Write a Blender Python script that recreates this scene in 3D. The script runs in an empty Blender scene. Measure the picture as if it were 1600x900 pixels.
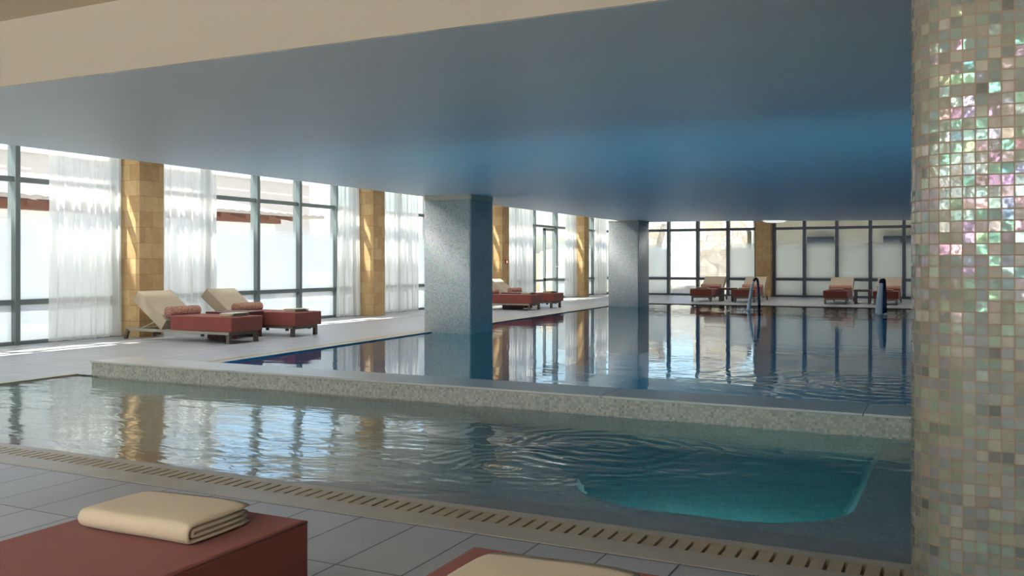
import bpy, bmesh, math, random
from mathutils import Vector, Matrix, noise
from math import pi, sin, cos, radians, sqrt

S = 1.25                      # metres per layout unit (eye height above the deck)
random.seed(7)
scn = bpy.context.scene
COL = scn.collection

# ------------------------------------------------------------------ camera
cam = bpy.data.cameras.new('camera')
cam.sensor_width = 36.0
cam.lens = 1420.0 / 1600.0 * 36.0
cam.shift_y = -(450 - 411) / 1600.0
cam.clip_end = 400
camo = bpy.data.objects.new('camera', cam)
COL.objects.link(camo)
camo.location = (0, 0, 1.0 * S)
camo.rotation_euler = (pi / 2, 0, math.atan(696 / 1420.0))
scn.camera = camo

# ------------------------------------------------------------------ world, sun, exposure
world = bpy.data.worlds.new('sky'); scn.world = world
world.use_nodes = True
wn = world.node_tree.nodes; wl = world.node_tree.links
sky = wn.new('ShaderNodeTexSky'); sky.sky_type = 'NISHITA'
sky.sun_disc = False; sky.sun_elevation = radians(58); sky.sun_rotation = radians(120)
sky.air_density = 1.0; sky.dust_density = 2.5; sky.ozone_density = 1.0
wl.new(sky.outputs[0], wn['Background'].inputs[0])
wn['Background'].inputs[1].default_value = 0.30

sun = bpy.data.lights.new('sun', 'SUN'); sun.energy = 13.0; sun.angle = radians(0.6); sun.color = (1, .95, .86)
suno = bpy.data.objects.new('sun', sun); COL.objects.link(suno)
suno.rotation_euler = Vector((-.46, -.30, 1.0)).to_track_quat('Z', 'Y').to_euler()

scn.view_settings.view_transform = 'Standard'
scn.view_settings.look = 'None'
scn.view_settings.gamma = 1.0
scn.view_settings.use_curve_mapping = False
scn.view_settings.exposure = 2.15
FILL_AISLE, FILL_FRONT, FILL_POOL = 2.5, 3.4, 12.0      # radiance of added unseen fill lamps: cove strips, front panels, underwater lamps
cy = scn.cycles
cy.max_bounces = 14; cy.diffuse_bounces = 6; cy.glossy_bounces = 6; cy.transmission_bounces = 10
cy.transparent_max_bounces = 16; cy.volume_bounces = 0
cy.caustics_reflective = False; cy.caustics_refractive = True; cy.blur_glossy = 0.5
cy.sample_clamp_indirect = 6.0
cy.use_denoising = True

# ------------------------------------------------------------------ mesh helpers
class MB:
    def __init__(s): s.v = []; s.f = []; s.uv = {}
    def add(s, vs, fs):
        b = len(s.v); s.v += [tuple(v) for v in vs]; s.f += [tuple(i + b for i in f) for f in fs]; return s
    def box(s, x0, x1, y0, y1, z0, z1):
        return s.add([(x0,y0,z0),(x1,y0,z0),(x1,y1,z0),(x0,y1,z0),(x0,y0,z1),(x1,y0,z1),(x1,y1,z1),(x0,y1,z1)],
                     [(0,3,2,1),(4,5,6,7),(0,1,5,4),(1,2,6,5),(2,3,7,6),(3,0,4,7)])
    def prism(s, pts, z0, z1):              # outline in x,y
        n = len(pts)
        return s.add([(p[0],p[1],z0) for p in pts] + [(p[0],p[1],z1) for p in pts],
                     [tuple(range(n-1,-1,-1)), tuple(range(n,2*n))] + [(i,(i+1)%n,(i+1)%n+n,i+n) for i in range(n)])
    def prism_y(s, pts, y0, y1):            # outline in x,z pushed along y
        n = len(pts)
        return s.add([(p[0],y0,p[1]) for p in pts] + [(p[0],y1,p[1]) for p in pts],
                     [tuple(range(n)), tuple(range(2*n-1,n-1,-1))] + [((i+1)%n,i,i+n,(i+1)%n+n) for i in range(n)])
    def prism_x(s, pts, x0, x1):            # outline in y,z pushed along x
        n = len(pts)
        return s.add([(x0,p[0],p[1]) for p in pts] + [(x1,p[0],p[1]) for p in pts],
                     [tuple(range(n-1,-1,-1)), tuple(range(n,2*n))] + [(i,(i+1)%n,(i+1)%n+n,i+n) for i in range(n)])
    def tube(s, path, r, n=12, flat=1.0):
        path = [Vector(p) for p in path]; rings = []
        for i, p in enumerate(path):
            t = (path[min(i+1,len(path)-1)] - path[max(i-1,0)]).normalized()
            a = Vector((0,1,0)) if abs(t.y) < .9 else Vector((1,0,0))
            u = t.cross(a).normalized(); w = t.cross(u)
            rr = r[i] if isinstance(r, (list,tuple)) else r
            rings.append([p + u*rr*cos(2*pi*k/n) + w*rr*flat*sin(2*pi*k/n) for k in range(n)])
        vs = [v for R in rings for v in R]; fs = []
        for i in range(len(rings)-1):
            for k in range(n):
                fs.append((i*n+k, i*n+(k+1)%n, (i+1)*n+(k+1)%n, (i+1)*n+k))
        fs.append(tuple(range(n-1,-1,-1))); m = len(vs); fs.append(tuple(range(m-n, m)))
        return s.add(vs, fs)
    def mesh(s, name, mat, smooth=False, uvfn=None):
        me = bpy.data.meshes.new(name)
        me.from_pydata([(v[0]*S, v[1]*S, v[2]*S) for v in s.v], [], s.f)
        bm = bmesh.new(); bm.from_mesh(me); bmesh.ops.recalc_face_normals(bm, faces=bm.faces)
        uvl = bm.loops.layers.uv.new('UVMap')
        for f in bm.faces:
            n = f.normal; ax = max(range(3), key=lambda k: abs(n[k]))
            for l in f.loops:
                c = l.vert.co
                l[uvl].uv = uvfn(c) if uvfn else ((c.y, c.z) if ax == 0 else (c.x, c.z) if ax == 1 else (c.x, c.y))
            if smooth: f.smooth = True
        bm.to_mesh(me); bm.free(); me.materials.append(mat)
        return me
    def build(s, name, mat, parent=None, bevel=0, seg=2, smooth=False, kind=None, uvfn=None):
        o = bpy.data.objects.new(name, s.mesh(name, mat, smooth, uvfn)); COL.objects.link(o)
        if parent: o.parent = parent
        if bevel:
            m = o.modifiers.new('bevel', 'BEVEL'); m.width = bevel * S; m.segments = seg; m.limit_method = 'ANGLE'
            m.harden_normals = False
            for p in o.data.polygons: p.use_smooth = True
            w = o.modifiers.new('wn', 'WEIGHTED_NORMAL'); w.keep_sharp = True
        if kind: o['kind'] = kind
        return o

def tag(o, label, cat, group=None, kind=None):
    o['label'] = label; o['category'] = cat
    if group: o['group'] = group
    if kind: o['kind'] = kind
    return o
def empty(name, loc=(0,0,0), rz=0, kind=None):
    o = bpy.data.objects.new(name, None); COL.objects.link(o)
    o.location = Vector(loc) * S; o.rotation_euler = (0,0,rz); o.empty_display_size = .1
    if kind: o['kind'] = kind
    return o
def copy_tree(o, parent=None):
    c = o.copy(); COL.objects.link(c)
    if parent: c.parent = parent
    for ch in [x for x in bpy.data.objects if x.parent == o]: copy_tree(ch, c)
    return c

# ------------------------------------------------------------------ materials
def newmat(name):
    m = bpy.data.materials.new(name); m.use_nodes = True
    nt = m.node_tree; return m, nt, nt.nodes, nt.links, nt.nodes['Principled BSDF']
def val(nt, op, a, b=None, c=None, clamp=False):
    n = nt.nodes.new('ShaderNodeMath'); n.operation = op; n.use_clamp = clamp
    for i, x in enumerate((a, b, c)):
        if x is None: continue
        if isinstance(x, (int, float)): n.inputs[i].default_value = x
        else: nt.links.new(x, n.inputs[i])
    return n.outputs[0]
def mixc(nt, fac, a, b):
    n = nt.nodes.new('ShaderNodeMix'); n.data_type = 'RGBA'
    for i, x in ((0, fac), (6, a), (7, b)):
        if isinstance(x, (int, float)): n.inputs[i].default_value = x
        elif isinstance(x, tuple): n.inputs[i].default_value = x if len(x) == 4 else x + (1,)
        else: nt.links.new(x, n.inputs[i])
    return n.outputs[2]
def ntex(nt, scale, detail=3, rough=.5, vec=None, dist=0):
    n = nt.nodes.new('ShaderNodeTexNoise'); n.inputs['Scale'].default_value = scale
    n.inputs['Detail'].default_value = detail; n.inputs['Roughness'].default_value = rough
    n.inputs['Distortion'].default_value = dist
    if vec is not None: nt.links.new(vec, n.inputs['Vector'])
    return n.outputs['Fac']
def coord(nt, kind='Object', scale=(1,1,1), rot=(0,0,0), loc=(0,0,0)):
    t = nt.nodes.new('ShaderNodeTexCoord'); m = nt.nodes.new('ShaderNodeMapping')
    m.inputs['Scale'].default_value = scale; m.inputs['Rotation'].default_value = rot; m.inputs['Location'].default_value = loc
    nt.links.new(t.outputs[kind], m.inputs['Vector']); return m.outputs[0]
def ramp(nt, fac, stops, interp='LINEAR'):
    r = nt.nodes.new('ShaderNodeValToRGB'); r.color_ramp.interpolation = interp
    e = r.color_ramp.elements
    while len(e) < len(stops): e.new(.5)
    for i, (p, c) in enumerate(stops): e[i].position = p; e[i].color = tuple(c) + (1,)
    nt.links.new(fac, r.inputs[0]); return r.outputs[0]
def bump(nt, h, strength, dist, bsdf=None):
    b = nt.nodes.new('ShaderNodeBump'); b.inputs['Strength'].default_value = strength; b.inputs['Distance'].default_value = dist
    nt.links.new(h, b.inputs['Height'])
    if bsdf: nt.links.new(b.outputs[0], bsdf.inputs['Normal'])
    return b.outputs[0]

def plain(name, col, rough=.6, metal=0, spec=.5, nscale=0, nvar=.1, bmp=0, bscale=200):
    m, nt, N, L, B = newmat(name)
    B.inputs['Roughness'].default_value = rough; B.inputs['Metallic'].default_value = metal
    B.inputs['Specular IOR Level'].default_value = spec
    if nscale:
        v = coord(nt); f = ntex(nt, nscale, 4, .6, v)
        c = mixc(nt, f, tuple(x*(1-nvar) for x in col), tuple(min(1, x*(1+nvar)) for x in col))
        L.new(c, B.inputs['Base Color'])
    else: B.inputs['Base Color'].default_value = col + (1,)
    if bmp: bump(nt, ntex(nt, bscale, 3, .6, coord(nt)), bmp, .01, B)
    return m

def grid(nt, sx, sy, gap, offset=0.0, ox=0.0, oy=0.0):
    """cells of sx by sy metres from the UV map: returns cell id vector, joint mask, inner uv"""
    uv = nt.nodes.new('ShaderNodeTexCoord').outputs['UV']
    sp = nt.nodes.new('ShaderNodeSeparateXYZ'); nt.links.new(uv, sp.inputs[0])
    v = val(nt, 'DIVIDE', val(nt, 'SUBTRACT', sp.outputs[1], oy), sy); row = val(nt, 'FLOOR', v)
    u = val(nt, 'DIVIDE', val(nt, 'SUBTRACT', sp.outputs[0], ox), sx)
    if offset: u = val(nt, 'ADD', u, val(nt, 'MULTIPLY', val(nt, 'MODULO', val(nt, 'ABSOLUTE', row), 2.0), offset))
    colm = val(nt, 'FLOOR', u)
    fu = val(nt, 'FRACT', u); fv = val(nt, 'FRACT', v)
    du = val(nt, 'MULTIPLY', val(nt, 'MINIMUM', fu, val(nt, 'SUBTRACT', 1.0, fu)), sx)
    dv = val(nt, 'MULTIPLY', val(nt, 'MINIMUM', fv, val(nt, 'SUBTRACT', 1.0, fv)), sy)
    d = val(nt, 'MINIMUM', du, dv)
    mask = val(nt, 'LESS_THAN', d, gap / 2)
    cmb = nt.nodes.new('ShaderNodeCombineXYZ'); nt.links.new(colm, cmb.inputs[0]); nt.links.new(row, cmb.inputs[1])
    wn_ = nt.nodes.new('ShaderNodeTexWhiteNoise'); wn_.noise_dimensions = '3D'; nt.links.new(cmb.outputs[0], wn_.inputs['Vector'])
    return wn_, mask, d

def mosaic(name, stops, size=.0222, gap=.0026, grout=(.45,.43,.36), rough=.14, film=True, tilt=.10, metal=0.0):
    m, nt, N, L, B = newmat(name)
    w, mask, d = grid(nt, size, size, gap)
    c = ramp(nt, w.outputs['Value'], stops, 'CONSTANT')
    L.new(mixc(nt, mask, c, grout), B.inputs['Base Color'])
    L.new(val(nt, 'ADD', rough, val(nt, 'MULTIPLY', mask, .6)), B.inputs['Roughness'])
    if metal: L.new(val(nt, 'MULTIPLY', val(nt, 'SUBTRACT', 1.0, mask), metal), B.inputs['Metallic'])
    if film:
        sp = N.new('ShaderNodeSeparateXYZ'); L.new(w.outputs['Color'], sp.inputs[0])
        L.new(val(nt, 'MULTIPLY', val(nt, 'SUBTRACT', 1.0, mask), val(nt, 'ADD', 250.0, val(nt, 'MULTIPLY', sp.outputs[0], 420.0))), B.inputs['Thin Film Thickness'])
        B.inputs['Thin Film IOR'].default_value = 2.0
        B.inputs['Specular IOR Level'].default_value = .9
    # every little tile leans its own way
    g = N.new('ShaderNodeNewGeometry')
    vm = N.new('ShaderNodeVectorMath'); vm.operation = 'SUBTRACT'; L.new(w.outputs['Color'], vm.inputs[0]); vm.inputs[1].default_value = (.5,.5,.5)
    wob = N.new('ShaderNodeTexNoise'); wob.inputs['Scale'].default_value = 60; L.new(coord(nt), wob.inputs['Vector'])
    vw = N.new('ShaderNodeVectorMath'); vw.operation = 'SUBTRACT'; L.new(wob.outputs['Color'], vw.inputs[0]); vw.inputs[1].default_value = (.5,.5,.5)
    va = N.new('ShaderNodeVectorMath'); va.operation = 'MULTIPLY_ADD'; L.new(vm.outputs[0], va.inputs[0]); va.inputs[1].default_value = (tilt,)*3; L.new(g.outputs['Normal'], va.inputs[2])
    vb = N.new('ShaderNodeVectorMath'); vb.operation = 'MULTIPLY_ADD'; L.new(vw.outputs[0], vb.inputs[0]); vb.inputs[1].default_value = (.35,)*3; L.new(va.outputs[0], vb.inputs[2])
    vn = N.new('ShaderNodeVectorMath'); vn.operation = 'NORMALIZE'; L.new(vb.outputs[0], vn.inputs[0])
    L.new(vn.outputs[0], B.inputs['Normal'])
    return m

M = {}
M['ceil_cream'] = plain('cream paint', (.385,.355,.285), .7, nscale=2, nvar=.02)
M['ceil_warm'] = plain('warm plaster', (.62,.50,.36), .8)
M['ceil_white'] = plain('white paint', (.78,.78,.76), .7)
# smooth, faintly brushed blue-grey paint of the lowered ceiling
m, nt, N, L, B = newmat('blue grey ceiling paint')
st = ntex(nt, 1.0, 4, .6, coord(nt, scale=(.35, 2.2, 1)))
L.new(mixc(nt, st, (.60,.66,.70), (.65,.71,.75)), B.inputs['Base Color'])
B.inputs['Roughness'].default_value = .42; B.inputs['Specular IOR Level'].default_value = .45
bump(nt, ntex(nt, 3.0, 3, .5, coord(nt, scale=(.2, 1.6, 1))), .15, .02, B)
M['blue_ceil'] = m
M['frame'] = plain('grey aluminium', (.17,.20,.20), .4, .3)
M['frame_dark'] = plain('dark blue grey aluminium', (.075,.09,.12), .4, .2)
M['wall_blue'] = plain('petrol blue plaster', (.08,.29,.38), .6)  # unseen wall, blue chosen to bounce onto the pillar sides and ceiling
M['mosaic'] = mosaic('iridescent glass mosaic', [(0,(.175,.205,.155)),(.16,(.21,.22,.175)),(.32,(.15,.19,.15)),(.46,(.19,.195,.195)),(.58,(.24,.26,.205)),(.72,(.14,.17,.16)),(.82,(.21,.195,.15)),(.91,(.165,.22,.175)),(.97,(.10,.115,.10))], film=True, size=.0222, grout=(.165,.125,.085), gap=.0030, rough=.15, tilt=.26)
M['mosaic_pillar'] = mosaic('pale glass mosaic', [(0,(.50,.56,.56)),(.2,(.36,.44,.47)),(.4,(.60,.61,.54)),(.6,(.43,.50,.53)),(.8,(.54,.54,.47)),(.92,(.28,.35,.38))], film=True, grout=(.40,.41,.38), rough=.34)
M['mosaic_curb'] = mosaic('stone grey mosaic', [(0,(.42,.42,.35)),(.2,(.34,.355,.31)),(.4,(.50,.49,.41)),(.6,(.38,.40,.35)),(.8,(.53,.51,.43)),(.93,(.26,.28,.245))], film=False, grout=(.42,.41,.36), tilt=.05, rough=.3)
M['mosaic_pool'] = mosaic('pool shell mosaic', [(0,(.58,.56,.46)),(.25,(.48,.48,.41)),(.5,(.64,.61,.50)),(.75,(.53,.52,.44))], film=False, grout=(.5,.49,.43), tilt=.03, rough=.4)
M['mosaic_blue'] = mosaic('deep blue pool mosaic', [(0,(.02,.33,.62)),(.25,(.03,.39,.70)),(.5,(.015,.28,.55)),(.75,(.04,.43,.76))], film=False, grout=(.05,.12,.25), tilt=.04, rough=.3)

# grey floor tiles, .32 x .625 m
def tilemat(name, c0, c1, rough):
    m, nt, N, L, B = newmat(name)
    w, mask, d = grid(nt, .256*S, .5*S, .0085, 0, ox=-3.9*S, oy=2.95*S)
    n1 = ntex(nt, 2.5, 5, .65, coord(nt)); n2 = ntex(nt, 22, 4, .7, coord(nt, scale=(.3,2.5,1)))
    f = val(nt, 'ADD', val(nt, 'MULTIPLY', n1, .6), val(nt, 'MULTIPLY', n2, .55))
    f = val(nt, 'SUBTRACT', f, .18)
    f = val(nt, 'ADD', f, val(nt, 'MULTIPLY', w.outputs['Value'], .25))
    L.new(mixc(nt, mask, mixc(nt, f, c0, c1), (.07,.07,.07)), B.inputs['Base Color'])
    L.new(val(nt, 'ADD', rough, val(nt, 'MULTIPLY', n2, .2)), B.inputs['Roughness'])
    h = val(nt, 'ADD', val(nt, 'MULTIPLY', mask, -1.0), val(nt, 'MULTIPLY', n2, .3))
    bump(nt, h, .3, .004, B)
    return m
M['tile'] = tilemat('grey stone tile', (.31,.32,.34), (.46,.46,.47), .30)
M['coping'] = plain('beige limestone coping', (.41,.37,.29), .4, nscale=6, nvar=.22, bmp=.1, bscale=60)
M['coping_tan'] = plain('tan limestone drain', (.42,.335,.21), .45, nscale=9, nvar=.25, bmp=.15, bscale=80)
M['coping_grey'] = plain('pale grey stone slab', (.56,.55,.52), .35, nscale=5, nvar=.1)
M['channel'] = plain('dark drain channel', (.04,.03,.025), .8)

# sandstone block cladding
m, nt, N, L, B = newmat('sandstone blocks')
w, mask, d = grid(nt, .30, .265, .007, .45)
n1 = ntex(nt, 7, 5, .7, coord(nt)); n2 = ntex(nt, 45, 4, .7, coord(nt))
f = val(nt, 'ADD', val(nt, 'MULTIPLY', w.outputs['Value'], .32), val(nt, 'MULTIPLY', n1, .75))
c = ramp(nt, f, [(.2,(.37,.215,.09)),(.5,(.48,.305,.14)),(.75,(.56,.385,.19)),(1,(.66,.49,.28))])
L.new(mixc(nt, mask, c, (.30,.19,.09)), B.inputs['Base Color']); B.inputs['Roughness'].default_value = .85
bump(nt, val(nt, 'ADD', val(nt, 'MULTIPLY', mask, -1.2), n2), .5, .008, B)
M['sandstone'] = m
# crazy paving wall outdoors
m, nt, N, L, B = newmat('rubble stone')
vo = N.new('ShaderNodeTexVoronoi'); vo.feature = 'DISTANCE_TO_EDGE'; vo.inputs['Scale'].default_value = 3.2; L.new(coord(nt), vo.inputs['Vector'])
vc = N.new('ShaderNodeTexVoronoi'); vc.inputs['Scale'].default_value = 3.2; L.new(coord(nt), vc.inputs['Vector'])
sp = N.new('ShaderNodeSeparateXYZ'); L.new(vc.outputs['Color'], sp.inputs[0])
c = ramp(nt, sp.outputs[0], [(0,(.32,.26,.19)),(.5,(.42,.37,.30)),(1,(.52,.49,.43))])
L.new(mixc(nt, val(nt, 'LESS_THAN', vo.outputs['Distance'], .035), c, (.25,.21,.17)), B.inputs['Base Color']); B.inputs['Roughness'].default_value = .9
M['rubble'] = m

def weave(name, col, rough=.85, var=.12, scale=700):
    m, nt, N, L, B = newmat(name)
    n1 = ntex(nt, 5, 4, .6, coord(nt)); n2 = ntex(nt, scale, 2, .5, coord(nt))
    f = val(nt, 'ADD', val(nt, 'MULTIPLY', n1, .6), val(nt, 'MULTIPLY', n2, .4))
    L.new(mixc(nt, f, tuple(x*(1-var) for x in col), tuple(x*(1+var) for x in col)), B.inputs['Base Color'])
    B.inputs['Roughness'].default_value = rough; B.inputs['Sheen Weight'].default_value = .12; B.inputs['Sheen Roughness'].default_value = .5
    bump(nt, val(nt, 'ADD', n2, val(nt, 'MULTIPLY', n1, 2.0)), .25, .003, B)
    return m
M['red'] = weave('brick red canvas', (.24,.055,.040))
M['beige'] = weave('beige canvas', (.44,.36,.26))
M['towel'] = weave('cream terry towelling', (.62,.53,.38), .95, .16, 260)
m, nt, N, L, B = newmat('mottled terracotta towelling')
n1 = ntex(nt, 55, 3, .7, coord(nt)); 
L.new(ramp(nt, n1, [(.35,(.20,.07,.045)),(.5,(.38,.17,.12)),(.62,(.55,.36,.26))]), B.inputs['Base Color']); B.inputs['Roughness'].default_value = .95
bump(nt, n1, .6, .01, B)
M['bolster'] = m
M['champagne'] = plain('champagne metal', (.42,.38,.31), .35, .7)
M['champagne_dark'] = plain('brown metal', (.16,.13,.10), .4, .6)
M['black'] = plain('black rubber', (.015,.014,.014), .6)
M['table_red'] = plain('dark red lacquer', (.09,.02,.02), .35)
M['jet'] = plain('dark navy steel', (.02,.035,.09), .25, .8)
M['red_plastic'] = plain('red plastic', (.6,.03,.02), .4)
M['lamp_white'] = plain('opal white glass', (.9,.9,.86), .3)
M['lamp_white'].node_tree.nodes['Principled BSDF'].inputs['Emission Color'].default_value = (1,.97,.9,1); M['lamp_white'].node_tree.nodes['Principled BSDF'].inputs['Emission Strength'].default_value = .16
M['out_white'] = plain('white render', (.82,.82,.80), .9)
M['out_step'] = plain('worn white concrete', (.50,.49,.46), .9)
M['out_stone'] = plain('pale tan stone', (.50,.40,.28), .9, nscale=3, nvar=.2)
M['out_cream'] = plain('cream render', (.60,.58,.52), .9)
M['out_beige'] = plain('pale beige render', (.27,.245,.23), .9, nscale=.5, nvar=.05)
M['out_ground'] = plain('pale paving', (.62,.60,.56), .9, nscale=1, nvar=.1)
M['timber'] = plain('reddish timber', (.17,.07,.045), .7, nscale=6, nvar=.3)
M['roof'] = plain('pale clay pantiles', (.24,.205,.175), .8, nscale=4, nvar=.15)
M['navy'] = plain('dark blue metal', (.03,.07,.12), .5)

# sheer curtain
m, nt, N, L, B = newmat('white sheer voile'); N.remove(B)
out = N['Material Output']
di = N.new('ShaderNodeBsdfDiffuse'); di.inputs[0].default_value = (.86,.85,.82,1)
tr = N.new('ShaderNodeBsdfTranslucent'); tr.inputs[0].default_value = (.88,.87,.85,1)
tp = N.new('ShaderNodeBsdfTransparent')
m1 = N.new('ShaderNodeMixShader'); m1.inputs[0].default_value = .55; L.new(di.outputs[0], m1.inputs[1]); L.new(tr.outputs[0], m1.inputs[2])
m2 = N.new('ShaderNodeMixShader'); L.new(tp.outputs[0], m2.inputs[1]); L.new(m1.outputs[0], m2.inputs[2])
lw = N.new('ShaderNodeLayerWeight'); lw.inputs[0].default_value = .45
L.new(val(nt, 'ADD', .71, val(nt, 'MULTIPLY', lw.outputs['Facing'], .3), clamp=True), m2.inputs[0])
L.new(m2.outputs[0], out.inputs[0])
M['sheer'] = m
# clear glass
m, nt, N, L, B = newmat('clear glass'); N.remove(B); out = N['Material Output']
tp = N.new('ShaderNodeBsdfTransparent'); tp.inputs[0].default_value = (.60,.62,.61,1)
gl = N.new('ShaderNodeBsdfGlossy'); gl.inputs['Roughness'].default_value = .02
fr = N.new('ShaderNodeFresnel'); fr.inputs[0].default_value = 1.35
ge = N.new('ShaderNodeNewGeometry')
mx = N.new('ShaderNodeMixShader'); L.new(val(nt, 'MULTIPLY', fr.outputs[0], val(nt, 'SUBTRACT', 1.0, ge.outputs['Backfacing'])), mx.inputs[0]); L.new(tp.outputs[0], mx.inputs[1]); L.new(gl.outputs[0], mx.inputs[2]); L.new(mx.outputs[0], out.inputs[0])
M['glass'] = m
m = m.copy(); m.name = 'clear glass far'; [n for n in m.node_tree.nodes if n.type == 'BSDF_TRANSPARENT'][0].inputs[0].default_value = (.64,.67,.67,1); M['glass_far'] = m
def emis(name, col, st):
    m, nt, N, L, B = newmat(name); B.inputs['Base Color'].default_value = (.8,.8,.8,1)
    B.inputs['Emission Color'].default_value = col + (1,); B.inputs['Emission Strength'].default_value = st; return m
M['led'] = emis('daylight led strip', (1,.98,.95), FILL_AISLE)  # glow of the added cove strips
M['led_front'] = emis('daylight led panel', (1,.97,.93), FILL_FRONT)  # glow of the panels added over the front deck
M['led_spa'] = emis('white underwater lamp', (.6,.9,1.0), 11.0)  # glow of the lamps added inside the basin
M['led_pool'] = emis('blue underwater lamp', (.10,.62,.74), FILL_POOL)  # glow of the lamps added under the main pool surface
# frosted film, fading to clear towards its top
def filmmat(name, z0, z1, maxf, tcol=(.25,.27,.295,1)):
    m, nt, N, L, B = newmat(name); N.remove(B); out = N['Material Output']
    g = N.new('ShaderNodeNewGeometry'); sp = N.new('ShaderNodeSeparateXYZ'); L.new(g.outputs['Position'], sp.inputs[0])
    mr = N.new('ShaderNodeMapRange'); L.new(sp.outputs[2], mr.inputs[0]); mr.interpolation_type = 'SMOOTHSTEP'
    mr.inputs[1].default_value = z0*S; mr.inputs[2].default_value = z1*S; mr.inputs[3].default_value = maxf; mr.inputs[4].default_value = 0
    tp = N.new('ShaderNodeBsdfTransparent'); tr = N.new('ShaderNodeBsdfTranslucent'); tr.inputs[0].default_value = tcol
    di = N.new('ShaderNodeBsdfDiffuse'); di.inputs[0].default_value = (.8,.82,.83,1)
    a = N.new('ShaderNodeMixShader'); a.inputs[0].default_value = .25; L.new(tr.outputs[0], a.inputs[1]); L.new(di.outputs[0], a.inputs[2])
    b = N.new('ShaderNodeMixShader'); L.new(mr.outputs[0], b.inputs[0]); L.new(tp.outputs[0], b.inputs[1]); L.new(a.outputs[0], b.inputs[2]); L.new(b.outputs[0], out.inputs[0])
    return m
M['film'] = filmmat('frosted film', 1.36, 1.70, .96)
M['film_far'] = filmmat('pale frosted film', 1.36, 1.74, .95, (.52,.57,.58,1))
M['film_thin'] = filmmat('light frosted film', 1.1, 1.75, .45, (.36,.38,.39,1))

# water
def watermat(name, absorb, dens, strength, ring=None, fine=1.0, wscale=1.0, sheet=False):
    m, nt, N, L, B = newmat(name); N.remove(B); out = N['Material Output']
    if sheet:
        g = N.new('ShaderNodeBsdfGlossy'); g.inputs['Roughness'].default_value = .0
        tq = N.new('ShaderNodeBsdfTransparent'); tq.inputs[0].default_value = (.55,.90,.95,1); fr_ = N.new('ShaderNodeFresnel'); fr_.inputs[0].default_value = 1.333
        ge_ = N.new('ShaderNodeNewGeometry'); ms = N.new('ShaderNodeMixShader')
        L.new(val(nt, 'MULTIPLY', fr_.outputs[0], val(nt, 'SUBTRACT', 1.0, ge_.outputs['Backfacing'])), ms.inputs[0]); L.new(tq.outputs[0], ms.inputs[1]); L.new(g.outputs[0], ms.inputs[2])
        L.new(ms.outputs[0], out.inputs['Surface'])
    else:
        g = N.new('ShaderNodeBsdfGlass'); g.inputs['IOR'].default_value = 1.38; g.inputs['Roughness'].default_value = 0.0
        L.new(g.outputs[0], out.inputs['Surface'])
    if not sheet:
        va = N.new('ShaderNodeVolumeAbsorption'); va.inputs[0].default_value = absorb + (1,); va.inputs[1].default_value = dens
        L.new(va.outputs[0], out.inputs['Volume'])
    c = coord(nt)
    n1 = ntex(nt, 1.6*wscale, 2, .45, coord(nt, scale=(.8,1.5,1), rot=(0,0,.2)), .6)
    n2 = ntex(nt, 5.5*wscale, 2, .5, coord(nt, scale=(.6,1.6,1), rot=(0,0,-.15)), .8)
    n3 = ntex(nt, 16*wscale, 2, .5, coord(nt, scale=(.5,1.5,1), rot=(0,0,.25)), .5)
    h = val(nt, 'ADD', val(nt, 'MULTIPLY', n1, 1.0), val(nt, 'MULTIPLY', n2, .30*fine))
    h = val(nt, 'ADD', h, val(nt, 'MULTIPLY', n3, .035*fine))
    for (cx_, cy_, rad, wl_, amp) in (ring or []):
        sp = N.new('ShaderNodeVectorMath'); sp.operation = 'DISTANCE'
        fl_ = N.new('ShaderNodeSeparateXYZ'); L.new(c, fl_.inputs[0]); cb = N.new('ShaderNodeCombineXYZ'); L.new(fl_.outputs[0], cb.inputs[0]); L.new(fl_.outputs[1], cb.inputs[1])
        L.new(cb.outputs[0], sp.inputs[0]); sp.inputs[1].default_value = (cx_*S, cy_*S, 0)
        d0 = sp.outputs['Value']
        d1 = val(nt, 'ADD', d0, val(nt, 'MULTIPLY', ntex(nt, 1.8, 2, .5, c), .5))
        wv = val(nt, 'SINE', val(nt, 'MULTIPLY', d1, 2*pi/wl_))
        fade = N.new('ShaderNodeMapRange'); fade.interpolation_type = 'SMOOTHSTEP'; L.new(d0, fade.inputs[0]); fade.inputs[1].default_value = 0; fade.inputs[2].default_value = rad*S; fade.inputs[3].default_value = 1; fade.inputs[4].default_value = 0
        h = val(nt, 'ADD', h, val(nt, 'MULTIPLY', val(nt, 'MULTIPLY', wv, fade.outputs[0]), amp))
    bo_ = bump(nt, h, 1.0, strength); L.new(bo_, g.inputs['Normal'])
    if sheet: L.new(bo_, fr_.inputs['Normal'])
    return m
M['water_front'] = watermat('clear pool water', (.0,.74,.79), .82, .0105, [(-1.7,4.7,1.5,.17,.11),(-2.0,4.0,.8,.12,.10)])
M['water_main'] = watermat('blue pool water', (.0,.55,.85), .5, .0035, [(-3.95,19.6,1.7,.28,1.6),(-1.4,19.2,1.9,.28,1.8),(-.5,8.0,2.4,.25,.25)], fine=.8, wscale=.8, sheet=True)
m, nt, N, L, B = newmat('falling water')
B.inputs['Base Color'].default_value = (.95,.96,.98,1); B.inputs['Roughness'].default_value = .2; B.inputs['Subsurface Weight'].default_value = 0; B.inputs['IOR'].default_value = 1.33
bump(nt, ntex(nt, 30, 3, .6, coord(nt, scale=(2,2,.15))), .8, .02, B)
M['stream'] = m

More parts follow.
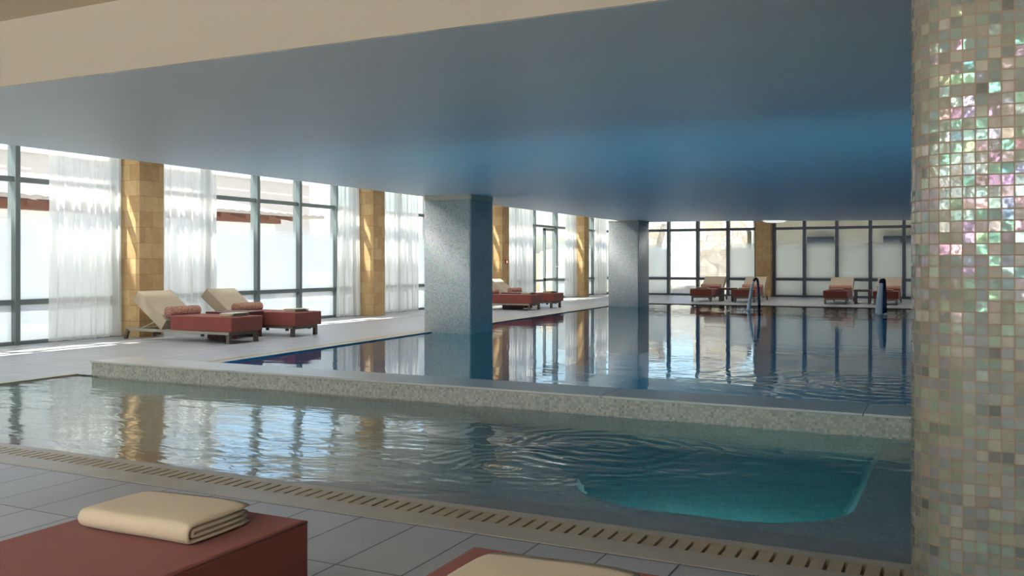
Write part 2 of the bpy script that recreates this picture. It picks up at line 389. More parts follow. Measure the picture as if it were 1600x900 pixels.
# ------------------------------------------------------------------ shell
XW, YF, YB, XR, ZT = -10.35, 27.7, -6.0, 5.0, 2.5
def edge(Y): return -6.55 - (Y - 5.2) * (.75 / 14.8)     # left rim of the main pool
CW, YP0, YP1 = .30, 6.03, 21.7
FX0 = -7.12
f = MB()
f.add([(XW,YB,0),(XR,YB,0),(XR,2.96,0),(XW,2.96,0)], [(0,1,2,3)])
f.add([(XW,2.96,0),(FX0-.1,2.96,0),(FX0-.1,5.63,0),(XW,5.63,0)], [(0,1,2,3)])
f.add([(XW,5.63,0),(edge(5.63)-CW,5.63,0),(edge(YP1)-CW,YP1+.35,0),(XW,YP1+.35,0)], [(0,1,2,3)])
f.add([(XW,YP1+.35,0),(XR,YP1+.35,0),(XR,YF,0),(XW,YF,0)], [(0,1,2,3)])
f.build('floor', M['tile'], kind='structure')

c = MB()          # stone rim round the main pool, a tan drain line along its middle
def strip(c, a, b, y0, y1, z0=-.25, z1=.004):
    c.prism([(edge(y0)+a,y0),(edge(y0)+b,y0),(edge(y1)+b,y1),(edge(y1)+a,y1)], z0, z1)
strip(c, -CW, -.17, 5.8, YP1+.35); strip(c, -.10, 0, 5.8, YP1)
c.box(edge(YP1)-.10, XR, YP1, YP1+.12, -.25, .004); c.box(edge(YP1)-.10, XR, YP1+.2, YP1+.35, -.25, .004)
c.build('trim_1', M['coping'], kind='structure')
c = MB(); strip(c, -.17, -.10, 5.8, YP1+.12, -.2, .002); c.box(edge(YP1)-.17, XR, YP1+.12, YP1+.2, -.2, .002)
c.build('trim_2', M['coping_tan'], kind='structure')
c = MB()          # front pool: coping, sunk coping, left coping
c.box(FX0-.1, XR, 2.96, 3.095, -.3, .002); c.box(FX0-.1, XR, 3.235, 3.29, -.3, 0.0)
c.box(FX0-.1, FX0, 3.29, 5.64, -.3, .002)
c.build('trim_3', M['coping'], kind='structure')
c = MB(); c.box(FX0, XR, 3.29, 3.50, -.35, -.022)
c.build('trim_4', M['coping'], kind='structure')
MB().box(FX0-.1, XR, 3.095, 3.235, -.3, -.08).build('trim_5', M['channel'], kind='structure')
# slotted stone slabs over the channel
SL = .63
g = MB(); n = 11; p = SL/n; bw = .0125
for k in range(n): g.box(k*p+bw/2, (k+1)*p-bw/2-(.002 if k == n-1 else 0), .012, .128, -.035, 0)
g.box(.001, SL-.002, 0, .012, -.035, 0); g.box(.001, SL-.002, .128, .138, -.035, 0)
slab0 = g.build('drain_cover', M['coping_tan'])
for i in range(10):
    o = slab0 if i == 0 else slab0.copy()
    if i: COL.objects.link(o)
    o.location = Vector((-5.43 + i*SL, 3.096, 0)) * S
    tag(o, 'slotted tan stone slab in the drain line along the front pool edge', 'drain cover', 'slotted drain slabs')

# front pool shell
def sstep(a, b, x):
    t = max(0, min(1, (x-a)/(b-a))); return t*t*(3-2*t)
def rrect(x, y, x0, x1, y0, y1, r):
    cx, cy_ = (x0+x1)/2, (y0+y1)/2; hx, hy = (x1-x0)/2-r, (y1-y0)/2-r
    dx, dy = abs(x-cx)-hx, abs(y-cy_)-hy
    return sqrt(max(dx,0)**2+max(dy,0)**2) + min(max(dx,dy),0) - r
def bed(x, y):
    z = -.045 - .06*sstep(3.5, 3.56, y) - .10*sstep(3.55, 5.6, y)
    rr = .40; a = max(-1.60 - .95*max(0, y-4.05) - x, x+.42) + rr; b = 3.72 - y + rr
    d = min(max(a, b), 0) + math.hypot(max(a, 0), max(b, 0)) - rr; z -= .62*sstep(.04, -.07, d)
    d = rrect(x, y, -.12, 3.0, 4.15, 6.3, .4); z -= .34*sstep(.03, -.05, d)
    return z
nx, ny = 380, 72; g = MB(); vs = []; fs = []
xs = [FX0 + (-2.2-FX0)*i/60 for i in range(60)] + [-2.2 + 3.0*i/240 for i in range(241)] + [.8 + 4.2*i/40 for i in range(1,41)]
ys = [3.5 + (5.66-3.5)*j/100 for j in range(101)]
for x in xs:
    for y in ys: vs.append((x, y, bed(x, y)))
ny = len(ys)
for i in range(len(xs)-1):
    for j in range(ny-1): fs.append((i*ny+j, (i+1)*ny+j, (i+1)*ny+j+1, i*ny+j+1))
g.add(vs, fs).build('pool_shell', M['mosaic_pool'], kind='structure')
MB().box(FX0-.05, XR, 3.46, 5.64, -.9, -.85).build('pool_base', M['mosaic_pool'], kind='structure')

# dividing curb between the pools
r = empty('pool_divider', kind='structure')
c = MB(); c.box(-6.96, XR, 5.65, 6.02, -1.15, .108); c.build('curb_body', M['mosaic_curb'], r)
x = -6.97; c = MB()
while x < XR:
    c.box(x, min(x+1.62, XR)-.004, 5.64, 6.04, .108, .126); x += 1.62
c.build('curb_cap', M['coping_grey'], r, bevel=.004)

# main pool shell
g = MB()
def wallq(a, b, z0, z1): g.add([(a[0],a[1],z0),(b[0],b[1],z0),(b[0],b[1],z1),(a[0],a[1],z1)], [(0,1,2,3)])
P = [(edge(6.0),6.0),(XR,6.0),(XR,YP1),(edge(YP1),YP1)]
for a, b in zip(P, P[1:]+P[:1]): wallq(a, b, -1.1, -.0)
g.add([(p[0],p[1],-1.1) for p in P], [(0,1,2,3)])
g.build('main_pool_shell', M['mosaic_blue'], kind='structure')

# water
g = MB(); e = .02
g.add([(edge(6.0)-e,6.0,-.01),(XR,6.0,-.01),(XR,YP1+e,-.01),(edge(YP1)-e,YP1+e,-.01)], [(0,1,2,3)])
tag(g.build('pool_water', M['water_main']), 'still blue water of the large pool beyond the curb', 'water', kind='stuff')
g = MB(); g.prism([(FX0-e,3.285),(XR-.02,3.285),(XR-.02,5.68),(FX0-e,5.68)], -1.0, -.008)
tag(g.build('pool_water', M['water_front']), 'rippled shallow water of the small front pool with a teal basin', 'water', kind='stuff')

# walls, ceilings
MB().box(XR, XR+.2, YB, YF, -1.3, ZT+.2).build('wall_right', M['wall_blue'], kind='structure')  # out of view, its colour acts as a blue reflector
w = MB(); w.box(XW, XR, YB-.2, YB, 2.30, ZT+.2)
for k in range(7):
    q = XW + (XR-XW)*k/6; w.box(q-.42, q+.42, YB-.2, YB, 0, 2.30)
w.build('wall_back', M['ceil_cream'], kind='structure')
w = MB(); w.box(XW-.05, XR+.2, YB-.2, YF+.1, ZT, ZT+.15); w.build('ceiling', M['ceil_white'], kind='structure')
MB().box(XW, XR, YB, 3.29, 2.345, 2.5).build('ceiling_front', M['ceil_warm'], kind='structure')
MB().box(-7.06, XR, 3.29, 3.40, 1.981, 2.5).build('beam', M['ceil_cream'], kind='structure')
MB().prism([(-7.06,3.30),(XR,3.30),(XR,24.6),(-1.06,22.61),(-3.95,21.6),(-5.28,21.1),(-7.06,20.95)], 1.98, 2.45).build('ceiling_lowered', M['blue_ceil'], kind='structure')
MB().box(XW-.25, XW+.03, YB, YF, -.12, 0.0).build('trim_6', M['frame_dark'], kind='structure')

# ------------------------------------------------------------------ windows
ZL, ZU = .52, 2.02            # rails
def window_left(n, y0, y1, mull, door=None):
    r = empty('window_%d' % n, kind='structure')
    fr = MB(); t = .032; dx0, dx1 = XW-.02, XW+.07
    for z, h in ((.02,.025),(ZL,.033),(ZU,.033),(ZT-.02,.02)):
        if door and z == ZL:
            fr.box(dx0, dx1, y0, door[0], z-h, z+h); fr.box(dx0, dx1, door[1], y1, z-h, z+h)
        else: fr.box(dx0, dx1, y0, y1, z-h, z+h)
    for m_ in [y0+t] + list(mull) + [y1-t]:
        fr.box(dx0-.03, dx1+.03, m_-t, m_+t, 0, ZT)
    fr.build('window_frame', M['frame'], r)
    gl = MB().box(XW+.01, XW+.016, y0, y1, .03, ZT-.03).build('pane', M['glass'], r)
    if not door:
        fm = MB(); fm.add([(XW+.018,y0,.03),(XW+.018,y1,.03),(XW+.018,y1,1.72),(XW+.018,y0,1.72)], [(0,1,2,3)]); fm.build('frosted_film', M['film'], r)
    else:
        fm = MB()
        for a, b in ((y0, mull[1]),(mull[2], y1)):
            fm.add([(XW+.018,a,.03),(XW+.018,b,.03),(XW+.018,b,1.72),(XW+.018,a,1.72)], [(0,1,2,3)])
        fm.build('frosted_film', M['film'], r)
window_left(1, YB, -1.9, [-4.8,-3.74,-2.68])
window_left(2, -1.45, 3.45, [-.15,.915,1.975])
window_left(3, 3.85, 8.78, [5.0,6.15,7.275])
window_left(4, 9.22, 14.22, [10.42,11.515,12.575,13.62])
window_left(5, 14.66, 19.65, [15.75,16.85,17.9,18.95])
window_left(6, 20.05, 25.05, [21.2,22.36,23.86], door=(22.98,23.88))
window_left(7, 25.45, 27.7, [26.75])
# the glazed door of bay six
r = empty('door_1', kind='structure'); d = MB(); t = .05
y0, y1 = 23.0, 23.84; x0, x1 = XW+.03, XW+.10
for a, b, z0, z1 in ((y0,y0+t,.02,1.97),(y1-t,y1,.02,1.97),(y0,y1,1.90,1.97),(y0,y1,.50,.58),(y0,y1,.02,.12)): d.box(x0, x1, a, b, z0, z1)
d.build('door_frame', M['frame'], r)
h = MB().tube([(x1,y1-.06,.9),(x1+.05,y1-.06,.9),(x1+.05,y1-.06,1.05)], .012, 8).build('door_handle', M['champagne'], r)

# far wall glazing
def window_far(n, x0, x1, mull, films):
    r = empty('window_%d' % n, kind='structure'); fr = MB(); t = .045; a, b = YF-.07, YF+.02
    for z, h in ((.03,.03),(ZL,.04),(ZU,.04),(ZT-.02,.02)): fr.box(x0, x1, a, b, z-h, z+h)
    ms = [x0+t] + list(mull) + [x1-t]
    for m_ in ms: fr.box(m_-t, m_+t, a-.04, b+.03, 0, ZT)
    fr.build('window_frame', M['frame_dark'], r)
    MB().box(x0, x1, YF-.03, YF-.024, .03, ZT-.03).build('pane', M['glass_far'], r)
    for k, mt in enumerate(films):
        fm = MB(); fm.add([(ms[k],YF-.035,.03),(ms[k+1],YF-.035,.03),(ms[k+1],YF-.035,1.78),(ms[k],YF-.035,1.78)], [(0,1,2,3)])
        fm.build('frosted_film', M[mt], r)
window_far(8, XW, -5.36, [-9.0,-8.10,-7.18,-6.25], ['film_far','film_far','film_thin','film_thin','film_far'])
window_far(9, -4.93, XR, [-4.02,-3.12,-2.22,-1.34,-.4,.5,1.4,2.3,3.2,4.1], ['film_far']*11)

# sandstone piers (structure of the wall)
for i, (a, b) in enumerate(((-1.9,-1.45),(3.45,3.85),(8.79,9.21),(14.25,14.64),(19.66,20.04),(25.06,25.44))):
    MB().box(XW-.1, -9.9, a, b, 0, ZT).build('pier', M['sandstone'], bevel=.006, kind='structure')
MB().box(-5.36, -4.92, 27.28, YF+.1, 0, ZT).build('pier', M['sandstone'], bevel=.006, kind='structure')

# ------------------------------------------------------------------ mosaic pillars
def round_rect(x0, x1, y0, y1, r, n=8):
    pts = []
    for cx, cy_, a0 in ((x1-r,y0+r,-90),(x1-r,y1-r,0),(x0+r,y1-r,90),(x0+r,y0+r,180)):
        for k in range(n+1):
            a = radians(a0 + 90*k/n); pts.append((cx+r*cos(a), cy_+r*sin(a)))
    return pts
def pillar(x0, x1, y0, y1, z0, z1, r, mat, capz, label):
    root = empty('mosaic_pillar', ((x0+x1)/2,(y0+y1)/2,0))
    cx, cy_ = (x0+x1)/2, (y0+y1)/2
    pts = [(p[0]-cx,p[1]-cy_) for p in round_rect(x0,x1,y0,y1,r)]
    zt = z1 - (capz or 0)
    me = bpy.data.meshes.new('shaft'); bm = bmesh.new(); uvl = bm.loops.layers.uv.new('UVMap')
    n = len(pts); lo = [bm.verts.new((p[0]*S,p[1]*S,z0*S)) for p in pts]; hi = [bm.verts.new((p[0]*S,p[1]*S,zt*S)) for p in pts]
    acc = [0]
    for k in range(n): a = Vector(pts[k]); b = Vector(pts[(k+1)%n]); acc.append(acc[-1] + (b-a).length*S)
    for k in range(n):
        j = (k+1)%n; fc = bm.faces.new((lo[k],lo[j],hi[j],hi[k])); fc.smooth = True
        for l, (u, v) in zip(fc.loops, ((acc[k],z0*S),(acc[k+1],z0*S),(acc[k+1],zt*S),(acc[k],zt*S))): l[uvl].uv = (u, v)
    bm.faces.new(hi); bm.faces.new(lo[::-1])
    bm.to_mesh(me); bm.free(); me.materials.append(mat)
    o = bpy.data.objects.new('shaft', me); COL.objects.link(o); o.parent = root
    if capz: MB().prism([(p[0]*1.01,p[1]*1.01) for p in pts], zt, z1).build('cap_band', M['ceil_cream'], root)
    tag(root, label, 'pillar'); return root
pillar(-.07, .73, 1.58, 2.38, 0, 2.345, .085, M['mosaic'], 0, 'iridescent glass mosaic pillar with rounded corner, close at the right edge')
pillar(-7.0, -6.22, 11.35, 12.05, -1.1, 1.98, .03, M['mosaic_pillar'], .07, 'wide pale mosaic pillar rising from the pool edge mid room')
pillar(-7.31, -6.57, 20.0, 20.8, -1.1, 1.98, .03, M['mosaic_pillar'], .04, 'farther pale mosaic pillar at the back corner of the pool')

# ------------------------------------------------------------------ curtains
def curtain(y0, y1, label, seed):
    rnd = random.Random(seed); n = int((y1-y0)/.012); nz = 14
    ph = [rnd.uniform(0,6.28) for _ in range(4)]; fr = [rnd.uniform(48,60), rnd.uniform(26,34), rnd.uniform(9,13)]
    g = MB(); vs = []; fs = []
    yc = (y0+y1)/2
    for i in range(n+1):
        y = y0 + (y1-y0)*i/n
        for j in range(nz+1):
            z = .02 + (ZT-.02)*j/nz; k = 1 - z/ZT
            a = .030*sin(fr[0]*y+ph[0]) + .018*sin(fr[1]*y+ph[1]+k*.8) + .02*k*sin(fr[2]*y+ph[2]+k)
            yy = yc + (y-yc)*(1 + .03*k*k) + .008*sin(fr[1]*y+ph[3]+2*k)
            vs.append((-10.13 + a*(.75+.5*k), yy, z))
    for i in range(n):
        for j in range(nz): fs.append((i*(nz+1)+j,(i+1)*(nz+1)+j,(i+1)*(nz+1)+j+1,i*(nz+1)+j+1))
    root = empty('curtain', (0,0,0))
    g.add(vs, fs).build('curtain_fabric', M['sheer'], root, smooth=True)
    MB().box(-10.16, -10.10, y0-.02, y1+.02, ZT-.035, ZT-.001).build('curtain_track', M['ceil_white'], root)
    tag(root, label, 'curtain', 'sheer white curtains')
for i, (a, b, l) in enumerate((
    (7.64, 8.68, 'wide sheer white curtain left of the nearest sandstone pier'),
    (9.30, 10.45, 'sheer white curtain just right of the nearest sandstone pier'),
    (13.43, 14.13, 'sheer white curtain left of the second sandstone pier'),
    (14.76, 16.20, 'sheer white curtain right of the second sandstone pier'),
    (18.9, 19.55, 'strip of sheer curtain seen past the right side of the wide mosaic pillar'),
    (20.2, 21.9, 'sheer white curtain right of the pier with the red call point'),
    (24.2, 24.95, 'sheer white curtain between the glazed door and the last side pier'),
    (26.6, 27.5, 'last sheer white curtain in the far left corner'))): curtain(a, b, l, i+3)

# ------------------------------------------------------------------ loungers
def make_lounger():
    r = empty('sun_lounger')
    W = .28
    sc = MB().box(-1.03, 0, -W, W, .146, .33).build('seat_cushion', M['red'], r, bevel=.014, seg=3)
    q = MB()
    for z in (.324, .152):
        for s in (-1, 1): q.tube([(-1.02,s*(W-.004),z),(-.006,s*(W-.004),z)], .0035, 6)
        q.tube([(-.006,-(W-.004),z),(-.006,W-.004,z)], .0035, 6)
    q.build('piping', M['red'], sc, smooth=True)
    MB().prism_y([(-1.60,.635),(-1.71,.516),(-1.19,.140),(-1.095,.265)], -W, W).build('backrest', M['beige'], r, bevel=.010, seg=3)
    f = MB()
    for s in (-1, 1):
        f.box(-1.84, -.07, min(s*.255, s*.225), max(s*.255, s*.225), .108, .144)
    for x in (-1.82, -1.20, -.56): f.box(x, x+.035, -.225, .225, .112, .140)
    fo = f.build('frame', M['champagne'], r, bevel=.003)
    MB().box(-.075, -.055, -.255, .255, .100, .144).build('front_rail', M['champagne_dark'], r)
    for s in (-1, 1):
        MB().box(-.105, -.055, min(s*.262,s*.215), max(s*.262,s*.215), 0, .11).build('leg', M['champagne_dark'], r, bevel=.003)
        MB().prism_y([(-1.80,.125),(-1.845,.135),(-1.885,.0),(-1.845,.0)], min(s*.258,s*.225), max(s*.258,s*.225)).build('leg', M['champagne_dark'], r)
        MB().tube([(-1.63,s*.20,.138),(-1.36,s*.20,.245)], .010, 8).build('backrest_strut', M['champagne'], r)
        for x in (-1.27, -.52, -.18): MB().box(x-.018, x+.018, min(s*.25,s*.22), max(s*.25,s*.22), .078, .109).build('glide', M['black'], fo)
    return r
def towel_mesh():
    # a cloth folded on itself: two nested U folds seen end on, pushed along its width
    def ufold(y0, y1, zc, h, t, n=9):
        outer = [(y1, zc-h)] ; inner = []
        out = [(y1, zc-h)]
        for k in range(n+1):
            a = radians(-90 - 180*k/n); out.append((y0+h+h*cos(a), zc+h*sin(a)))
        out.append((y1, zc+h)); out.append((y1, zc+h-t)); hi = h-t
        for k in range(n+1):
            a = radians(90 + 180*k/n); out.append((y0+h+hi*cos(a), zc+hi*sin(a)))
        out.append((y1, zc-h+t)); return out
    g = MB(); W = .20; nw = 16
    for (y0, y1, h, t) in ((-.125,.125,.026,.0125),(-.108,.118,.0125,.0120)):
        o = ufold(y0, y1, .027, h, t); n = len(o); vs = []; fs = []
        for i in range(nw+1):
            x = -W + 2*W*i/nw; e_ = (abs(i-nw/2)/(nw/2))**6
            for (y, z) in o:
                zz = z*(1 - .10*e_) + .0022*sin(9*x+7*y)*(z > .03); yy = y*(1-.02*e_) + .003*sin(14*x+y)
                vs.append((x, yy, max(zz, .001)))
        for i in range(nw):
            for k in range(n): j = (k+1)%n; fs.append((i*n+k, i*n+j, (i+1)*n+j, (i+1)*n+k))
        # end caps as quads across the U
        hn = n//2
        for base, rev in ((0, False), (nw*n, True)):
            for k in range(hn-1):
                q = (base+k, base+k+1, base+n-2-k, base+n-1-k); fs.append(q if not rev else q[::-1])
        g.add(vs, fs)
    return g
LD = [  # foot end x, centre y (or centre x, foot y), rotation, lounger label, towel label, bolster label
 ((-8.0, 8.78), 0, 'nearest lounger of the pair by the sandstone pier, red seat and raised beige back', 'folded cream towel on the lounger nearest the sandstone pier', 'rolled terracotta bolster on the lounger nearest the sandstone pier'),
 ((-8.0, 9.98), 0, 'second lounger by the big window, partly behind the nearest left one', 'folded cream towel on the second left lounger, in front of the big window', 'rolled terracotta bolster on the second left lounger, in front of the big window'),
 ((-8.0,17.55), 0, 'red and beige lounger whose head is hidden by the wide mosaic pillar', 'cream towel on the lounger emerging from behind the wide mosaic pillar', 'terracotta bolster cut off by the wide mosaic pillar'),
 ((-8.0,18.70), 0, 'red and beige lounger nearest the glazed door', 'cream towel on the lounger nearest the glazed door', 'terracotta bolster on the lounger nearest the glazed door'),
 ((-5.95,23.2), -pi/2, 'leftmost far lounger, in front of the stair window', 'folded towel on the leftmost far lounger by the stair window', 'rolled bolster on the leftmost far lounger by the stair window'),
 ((-4.85,23.2), -pi/2, 'far lounger in front of the far sandstone pier, behind the left water spout', 'folded towel on the far lounger behind the left water spout', 'rolled bolster on the far lounger behind the left water spout'),
 ((-2.66,23.2), -pi/2, 'far lounger left of the right hand side table, dark red seat', 'folded towel on the far lounger left of the right hand side table', 'rolled bolster on the far lounger left of the right hand side table'),
 ((-1.53,23.2), -pi/2, 'rightmost far lounger, behind the right water spout', 'folded towel on the rightmost far lounger behind the right water spout', 'rolled bolster on the rightmost far lounger behind the right water spout'),
 ((-1.80,1.90), pi/2, 'foreground lounger at the lower left, brick red foot end close to the camera', 'thick folded cream towel on the lower left foreground lounger', None),
 ((-.75,1.90), pi/2, 'foreground lounger at the bottom centre, mostly under a cream towel', 'cream towel covering the bottom centre foreground lounger', None),
]
proto = make_lounger()
tw0 = towel_mesh().build('towel', M['towel'], smooth=True)
sm = tw0.modifiers.new('soft', 'SUBSURF'); sm.levels = 1; sm.render_levels = 1
bo = MB(); n = 20
bo.tube([(0,-.268,0),(0,-.262,0),(0,-.24,0)] + [(0,-.24+.48*k/12,0) for k in range(1,13)] + [(0,.262,0),(0,.268,0)],
        [.045,.060,.068] + [.068+.0012*sin(k*2.1) for k in range(1,13)] + [.060,.045], 24)
bo0 = bo.build('bolster', M['bolster'], smooth=True)
for i, (p, rz, l1, l2, l3) in enumerate(LD):
    o = proto if i == 0 else copy_tree(proto)
    o.location = Vector((p[0], p[1], 0)) * S; o.rotation_euler = (0,0,rz)
    tag(o, l1, 'sun lounger', 'red and beige sun loungers')
    R = Matrix.Rotation(rz, 3, 'Z')
    t = tw0 if i == 0 else tw0.copy()
    if i: COL.objects.link(t)
    off = R @ Vector((-.20, 0, .331)); big = 1
    t.rotation_euler = (0,0,rz - pi/2)
    if i < 8: t.rotation_euler = (0,0,rz - pi/2 + random.uniform(-.08,.08)); t.scale = (.8,.95,.8)
    if i == 8: off = R @ Vector((-.205, .01, .331)); t.scale = (.94,.97,1.05)
    if i == 9: off = R @ Vector((-.29, -.01, .331)); t.scale = (.90,1.25,1.0)
    t.location = (Vector((p[0], p[1], 0)) + off) * S
    tag(t, l2, 'towel', 'folded cream towels')
    if l3:
        b = bo0 if i == 0 else bo0.copy()
        if i: COL.objects.link(b)
        b.location = (Vector((p[0], p[1], 0)) + R @ Vector((-1.095, 0, .372))) * S; b.rotation_euler = (0,0,rz)
        tag(b, l3, 'bolster', 'rolled bolsters')

# side tables between each pair
def make_table():
    r = empty('side_table')
    MB().box(-.27, .27, -.19, .19, .30, .35).build('table_top', M['table_red'], r, bevel=.004)
    for s in (-1, 1):
        MB().box(-.25, .25, min(s*.18,s*.145), max(s*.18,s*.145), 0, .30).build('leg', M['table_red'], r, bevel=.003)
    return r
tb = make_table()
for i, (x, y, rz, l, w_) in enumerate(((-8.75,9.36,0,'dark red side table between the two nearest left loungers',1),(-8.75,18.12,0,'dark red side table between the loungers by the glazed door',1),
     (-5.40,23.85,-pi/2,'dark red side table between the two far loungers at the left',.62),(-2.09,23.85,-pi/2,'dark red side table between the two far right loungers',.62))):
    o = tb if i == 0 else copy_tree(tb); o.location = (x*S, y*S, 0); o.rotation_euler = (0,0,rz)
    o.scale = (1, .70/.38*.75 if w_ == 1 else .98, 1)
    tag(o, l, 'side table', 'dark red side tables')

# ------------------------------------------------------------------ water spouts
def spout(x, y, label, wl_, a):
    r = empty('water_spout', (x,y,0), a)
    h = .72
    path = [(.0,0,-.12),(.0,0,.15),(-.012,0,.42),(-.025,0,.58),(-.040,0,.65),(-.065,0,.672),(-.09,0,.655),(-.11,0,.61)]
    MB().tube(path, [.028,.028,.026,.026,.028,.030,.030,.028], 12, flat=1.9).build('spout_pipe', M['jet'], r, smooth=True)
    MB().tube([(0,0,-.12),(0,0,-.005)], .06, 16).build('base_plate', M['jet'], r)
    tag(r, label, 'water spout', 'pool water spouts')
    g = MB()
    pts = []
    for k in range(11):
        t = k/10; pts.append((-.112-.11*t, 0, .605 - .61*t**1.5 - .005))
    g.tube(pts, [.022+.020*(k/10) for k in range(11)], 14, flat=1.9)
    s = g.build('water_stream', M['stream'], smooth=True); s.location = Vector((x,y,0))*S; s.rotation_euler = (0,0,a)
    tag(s, wl_, 'water jet', 'falling water jets')
    rnd = random.Random(x); g = MB()
    for k in range(26):
        an = rnd.uniform(0,6.28); d = rnd.uniform(.02,.17); q = rnd.uniform(.012,.03)
        g.tube([(d*cos(an),d*sin(an),-.012),(d*cos(an),d*sin(an),q*.8)], [q,q*.45], 7)
    s = g.build('splash_foam', M['stream'], smooth=True); s.location = (Vector((x,y,0)) + Matrix.Rotation(a,3,'Z') @ Vector((-.225,0,0)))*S
    tag(s, 'white foam where the ' + ('left' if x < -3 else 'right') + ' jet hits the water', 'foam', kind='stuff')
spout(-3.81, 19.79, 'left navy curved water spout standing in the pool', 'stream falling from the left water spout', .2)
spout(-1.30, 19.39, 'right navy curved water spout standing in the pool', 'stream falling from the right water spout', 1.15)

# fire call point on the third pier
r = empty('fire_call_point', (-9.9, 19.86, 1.03))
MB().box(.001, .03, -.045, .045, -.05, .05).build('housing', M['red_plastic'], r, bevel=.004)
MB().box(.03, .034, -.025, .025, -.025, .025).build('press_panel', M['lamp_white'], r)
tag(r, 'small red fire call point on the third sandstone pier', 'call point')
# round ceiling lamp
r = empty('ceiling_lamp', (-3.74, 21.2, 1.98))
n = 28; vs = []; fs = []
for j, (rr, z) in enumerate(((.26,-.001),(.26,-.02),(.24,-.04),(.19,-.055),(.10,-.063),(.01,-.065))):
    for k in range(n): vs.append((rr*cos(2*pi*k/n), rr*sin(2*pi*k/n), z))
for j in range(5):
    for k in range(n): fs.append((j*n+k, j*n+(k+1)%n, (j+1)*n+(k+1)%n, (j+1)*n+k))
fs.append(tuple(range(n))); fs.append(tuple(range(5*n, 6*n)))
MB().add(vs, fs).build('lamp_diffuser', M['lamp_white'], r, smooth=True)
vs = []; rings = ((.262,0),(.275,0),(.275,-.018),(.262,-.018)); fs = []
for (rr, z) in rings:
    for k in range(n): vs.append((rr*cos(2*pi*k/n), rr*sin(2*pi*k/n), z-.0005))
for j in range(4):
    for k in range(n): fs.append((j*n+k, j*n+(k+1)%n, ((j+1)%4)*n+(k+1)%n, ((j+1)%4)*n+k))
MB().add(vs, fs).build('lamp_rim', M['ceil_white'], r)
tag(r, 'round white ceiling lamp at the back edge of the blue ceiling', 'ceiling lamp')

# ------------------------------------------------------------------ outdoors
MB().box(-90, XW-.26, -40, 90, -.15, -.06).build('ground_outside', M['out_ground'], kind='structure')
MB().box(XW-.26, 60, -60, YB-.2, -.15, -.06).build('ground_outside', M['out_ground'], kind='structure')
MB().box(XW-.26, 30, YF+.11, 90, -.15, -.02).build('ground_outside', M['out_ground'], kind='structure')
# low building across the terrace, pantiled roof on timber eaves
r = empty('terrace_building', (-16.5, 6, 0))
def loc(b): # shift into the thing's own frame
    b.v = [(v[0]+16.5, v[1]-6, v[2]) for v in b.v]; return b
Y0, Y1 = -8, 19.4
loc(MB().box(-21.5, -16.7, Y0, Y1, -.1, 2.16)).build('wall', M['out_white'], r)
g = MB().box(-16.72, -16.5, Y0, Y1, 2.06, 2.26); loc(g).build('timber_beam', M['timber'], r)
g = MB()
ya = Y0
while ya < Y1: g.prism_y([(-16.9,2.30),(-16.0,2.12),(-16.0,2.22),(-16.9,2.42)], ya, ya+.12); ya += .85
loc(g).build('rafters', M['timber'], r)
g = MB(); nr = int((Y1+.6-Y0)/.05); vs = []; fs = []
for i in range(nr+1):
    y = Y0 + i*.05; b = .028*abs(sin(pi*y/.34))
    for (x, z) in ((-15.5,2.26),(-18.0,2.93)): 
        zz = z
        if x < -17 and y > 17.6: zz = max(2.3, 2.93 - (y-17.6)*.27)
        vs.append((x, y, zz+b)); 
for i in range(nr): fs.append((2*i, 2*i+2, 2*i+3, 2*i+1))
base = len(vs)
for i in range(nr+1):
    vs.append((vs[2*i][0], vs[2*i][1], 2.20)); vs.append((vs[2*i+1][0], vs[2*i+1][1], vs[2*i+1][2]-.12))
for i in range(nr): 
    fs.append((2*i, base+2*i, base+2*i+2, 2*i+2)); fs.append((base+2*i, base+2*i+1, base+2*i+3, base+2*i+2)); fs.append((2*i+1,2*i+3,base+2*i+3,base+2*i+1))
g.add(vs, fs); loc(g).build('roof', M['roof'], r)
tag(r, 'low white building with pantiled roof and red timber eaves across the terrace', 'building')
r = empty('upper_building', (-34, 14, 0))
g = MB().box(-6, 6, -34, 21, -.1, 4.72); g.build('wall', M['out_beige'], r)
MB().box(-6.1, 6.1, -34.1, 21.1, 4.72, 4.85).build('parapet', M['out_white'], r)
tag(r, 'plain pale beige building rising behind the pantiled roof', 'building')
# stone garden wall beyond the glazed door
tag(MB().prism([(-16,27.5),(-15.4,27.2),(-13.6,33),(-13.4,40),(-14.2,40),(-14.6,33)], -.1, 1.35).build('garden_wall', M['out_stone'], bevel=.02), 'tan stone garden wall outside the glazed door', 'garden wall')
# stair and stone walls behind the far glazing
r = empty('garden_stair', (-8.3, 29.6, 0)); g = MB()
for k in range(13): g.box(-2.2, .44, .27*k, .27*k+4-.27*k, .138*k-.02, .138*(k+1)-.02)
g.build('steps', M['out_step'], r); tag(r, 'white outdoor stair rising behind the far glazing', 'stair')
tag(MB().prism_y([(-7.84,-.1),(-6.2,-.1),(-6.2,2.05),(-6.9,2.9),(-7.84,2.9)], 30.2, 30.9).build('retaining_wall', M['rubble']), 'rubble stone wall right of the outdoor stair', 'garden wall')
tag(MB().prism_y([(-13.0,-.1),(-9.15,-.1),(-9.0,.8),(-8.72,1.9),(-8.62,2.3),(-9.2,2.1),(-13,1.4)], 28.7, 29.3).build('retaining_wall', M['rubble'], bevel=.03), 'rubble stone wall left of the outdoor stair', 'garden wall')
tag(MB().prism_y([(-8.9,1.7),(-7.8,1.7),(-7.8,3.0),(-8.9,3.0)], 33.6, 34.4).build('retaining_wall', M['rubble']), 'rubble stone wall at the top of the outdoor stair', 'garden wall')
r = empty('covered_walkway', (-.3, 29.5, 0))
MB().box(-5.9, 9, 1.9, 2.1, -.1, 2.9).build('wall', M['out_cream'], r)
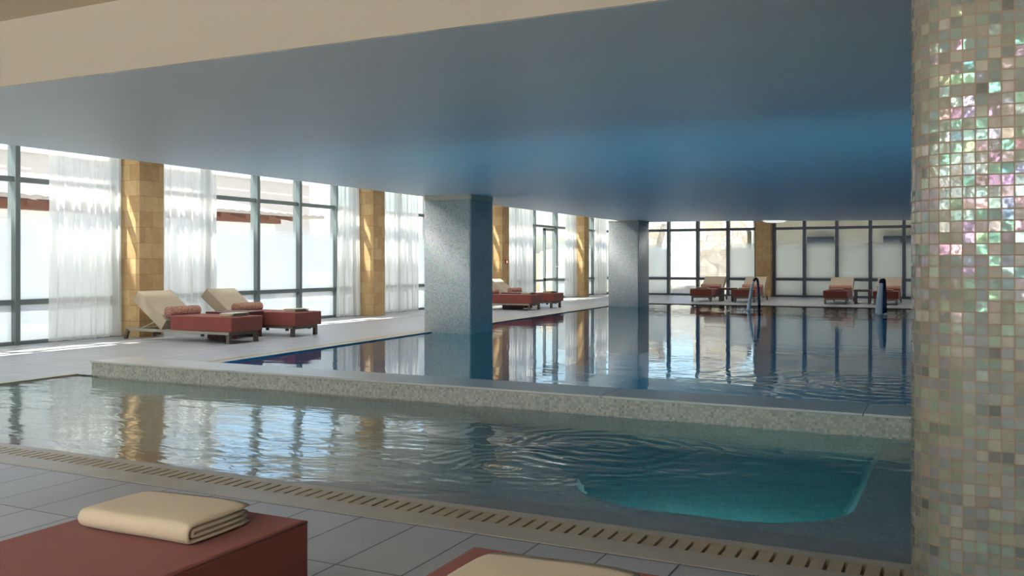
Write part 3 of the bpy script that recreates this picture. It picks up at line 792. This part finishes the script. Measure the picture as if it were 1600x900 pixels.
g = MB().prism_y([(-6.2,2.62),(9,2.62),(9,2.8),(-6.0,2.8)], -1.2, 2.1); g.build('roof_slab', M['out_cream'], r)
MB().box(-5.75, -5.45, .9, 1.3, -.1, 2.62).build('post', M['out_cream'], r)
tag(r, 'cream covered walkway behind the right hand far glazing', 'walkway')
for x0, x1, l in ((-4.45,-3.62,'dark blue unit on the walkway wall, behind the second pane right of the far pier'),(-2.12,-1.3,'dark blue unit on the walkway wall, behind the pane nearest the close pillar')):
    r = empty('wall_unit', ((x0+x1)/2, 31.4, 1.72)); h_ = (x1-x0)/2
    MB().box(-h_, h_, -.25, 0, -.14, .14).build('casing', M['navy'], r, bevel=.01)
    g = MB()
    for k in range(4): g.box(-h_*.9, h_*.9, -.262, -.249, -.10+.055*k, -.075+.055*k)
    g.build('grille', M['frame_dark'], r)
    tag(r, l, 'wall unit')

# ------------------------------------------------------------------ added fill lamps, all out of sight
r = empty('cove_light', (-7.8, 12, 2.46))  # added fill for the left deck and loungers
MB().box(-.16, .16, -8.5, 8.5, 0, .035).build('lamp_tray', M['ceil_white'], r)
MB().box(-.13, .13, -8.45, 8.45, -.004, 0).build('led_strip', M['led'], r)
tag(r, 'long light strip hidden above the left edge of the lowered blue ceiling', 'ceiling light')
r = empty('cove_light', (-3.4, 23.5, 2.46))  # added fill for the dim far deck
MB().box(-3.4, 3.4, -.16, .16, 0, .035).build('lamp_tray', M['ceil_white'], r)
MB().box(-3.35, 3.35, -.13, .13, -.004, 0).build('led_strip', M['led'], r)
tag(r, 'long light strip above the far deck, hidden behind the back edge of the blue ceiling', 'ceiling light')
for i, (x, y) in enumerate(((-7.5,-1.5),(-5.3,-1.5),(-3.1,-1.5),(-.9,-1.5))):  # added behind the camera to brighten the foreground
    r = empty('ceiling_panel_light', (x, y, 2.31))
    MB().box(-.5, .5, -.5, .5, 0, .034).build('lamp_tray', M['ceil_white'], r)
    MB().box(-.46, .46, -.46, .46, -.004, 0).build('light_panel', M['led_front'], r)
    tag(r, ('leftmost','second from left','second from right','rightmost')[i] + ' square ceiling light panel over the front deck', 'ceiling light', 'square panels over the front deck')
for i, x in enumerate((-5.4,-3.6,-1.8,0,1.8)):  # added to throw blue light up onto the ceiling
    r = empty('pool_lamp', (x, 6.03, -.45), 0)
    MB().prism_y([(.26*cos(k*pi/12),.16*sin(k*pi/12)) for k in range(24)], 0, .02).build('lamp_rim', M['champagne'], r)
    MB().prism_y([(.22*cos(k*pi/12),.12*sin(k*pi/12)) for k in range(24)], .02, .026).build('lamp_lens', M['led_pool'], r)
    tag(r, ('leftmost','second from left','middle','second from right','rightmost')[i] + ' underwater lamp on the pool side of the curb', 'pool lamp', 'underwater pool lamps')
for i, (x, z) in enumerate(((-1.2,-.46),(-.8,-.46))):  # added to brighten the teal basin, hidden by its near wall
    r = empty('spa_lamp', (x, 3.765, z), 0)
    MB().prism_y([(.11*cos(k*pi/12),.07*sin(k*pi/12)) for k in range(24)], 0, .012).build('lamp_rim', M['champagne'], r)
    MB().prism_y([(.095*cos(k*pi/12),.055*sin(k*pi/12)) for k in range(24)], .012, .018).build('lamp_lens', M['led_spa'], r)
    tag(r, ('left','right')[i] + ' small underwater lamp in the near wall of the teal basin', 'pool lamp', 'basin lamps')
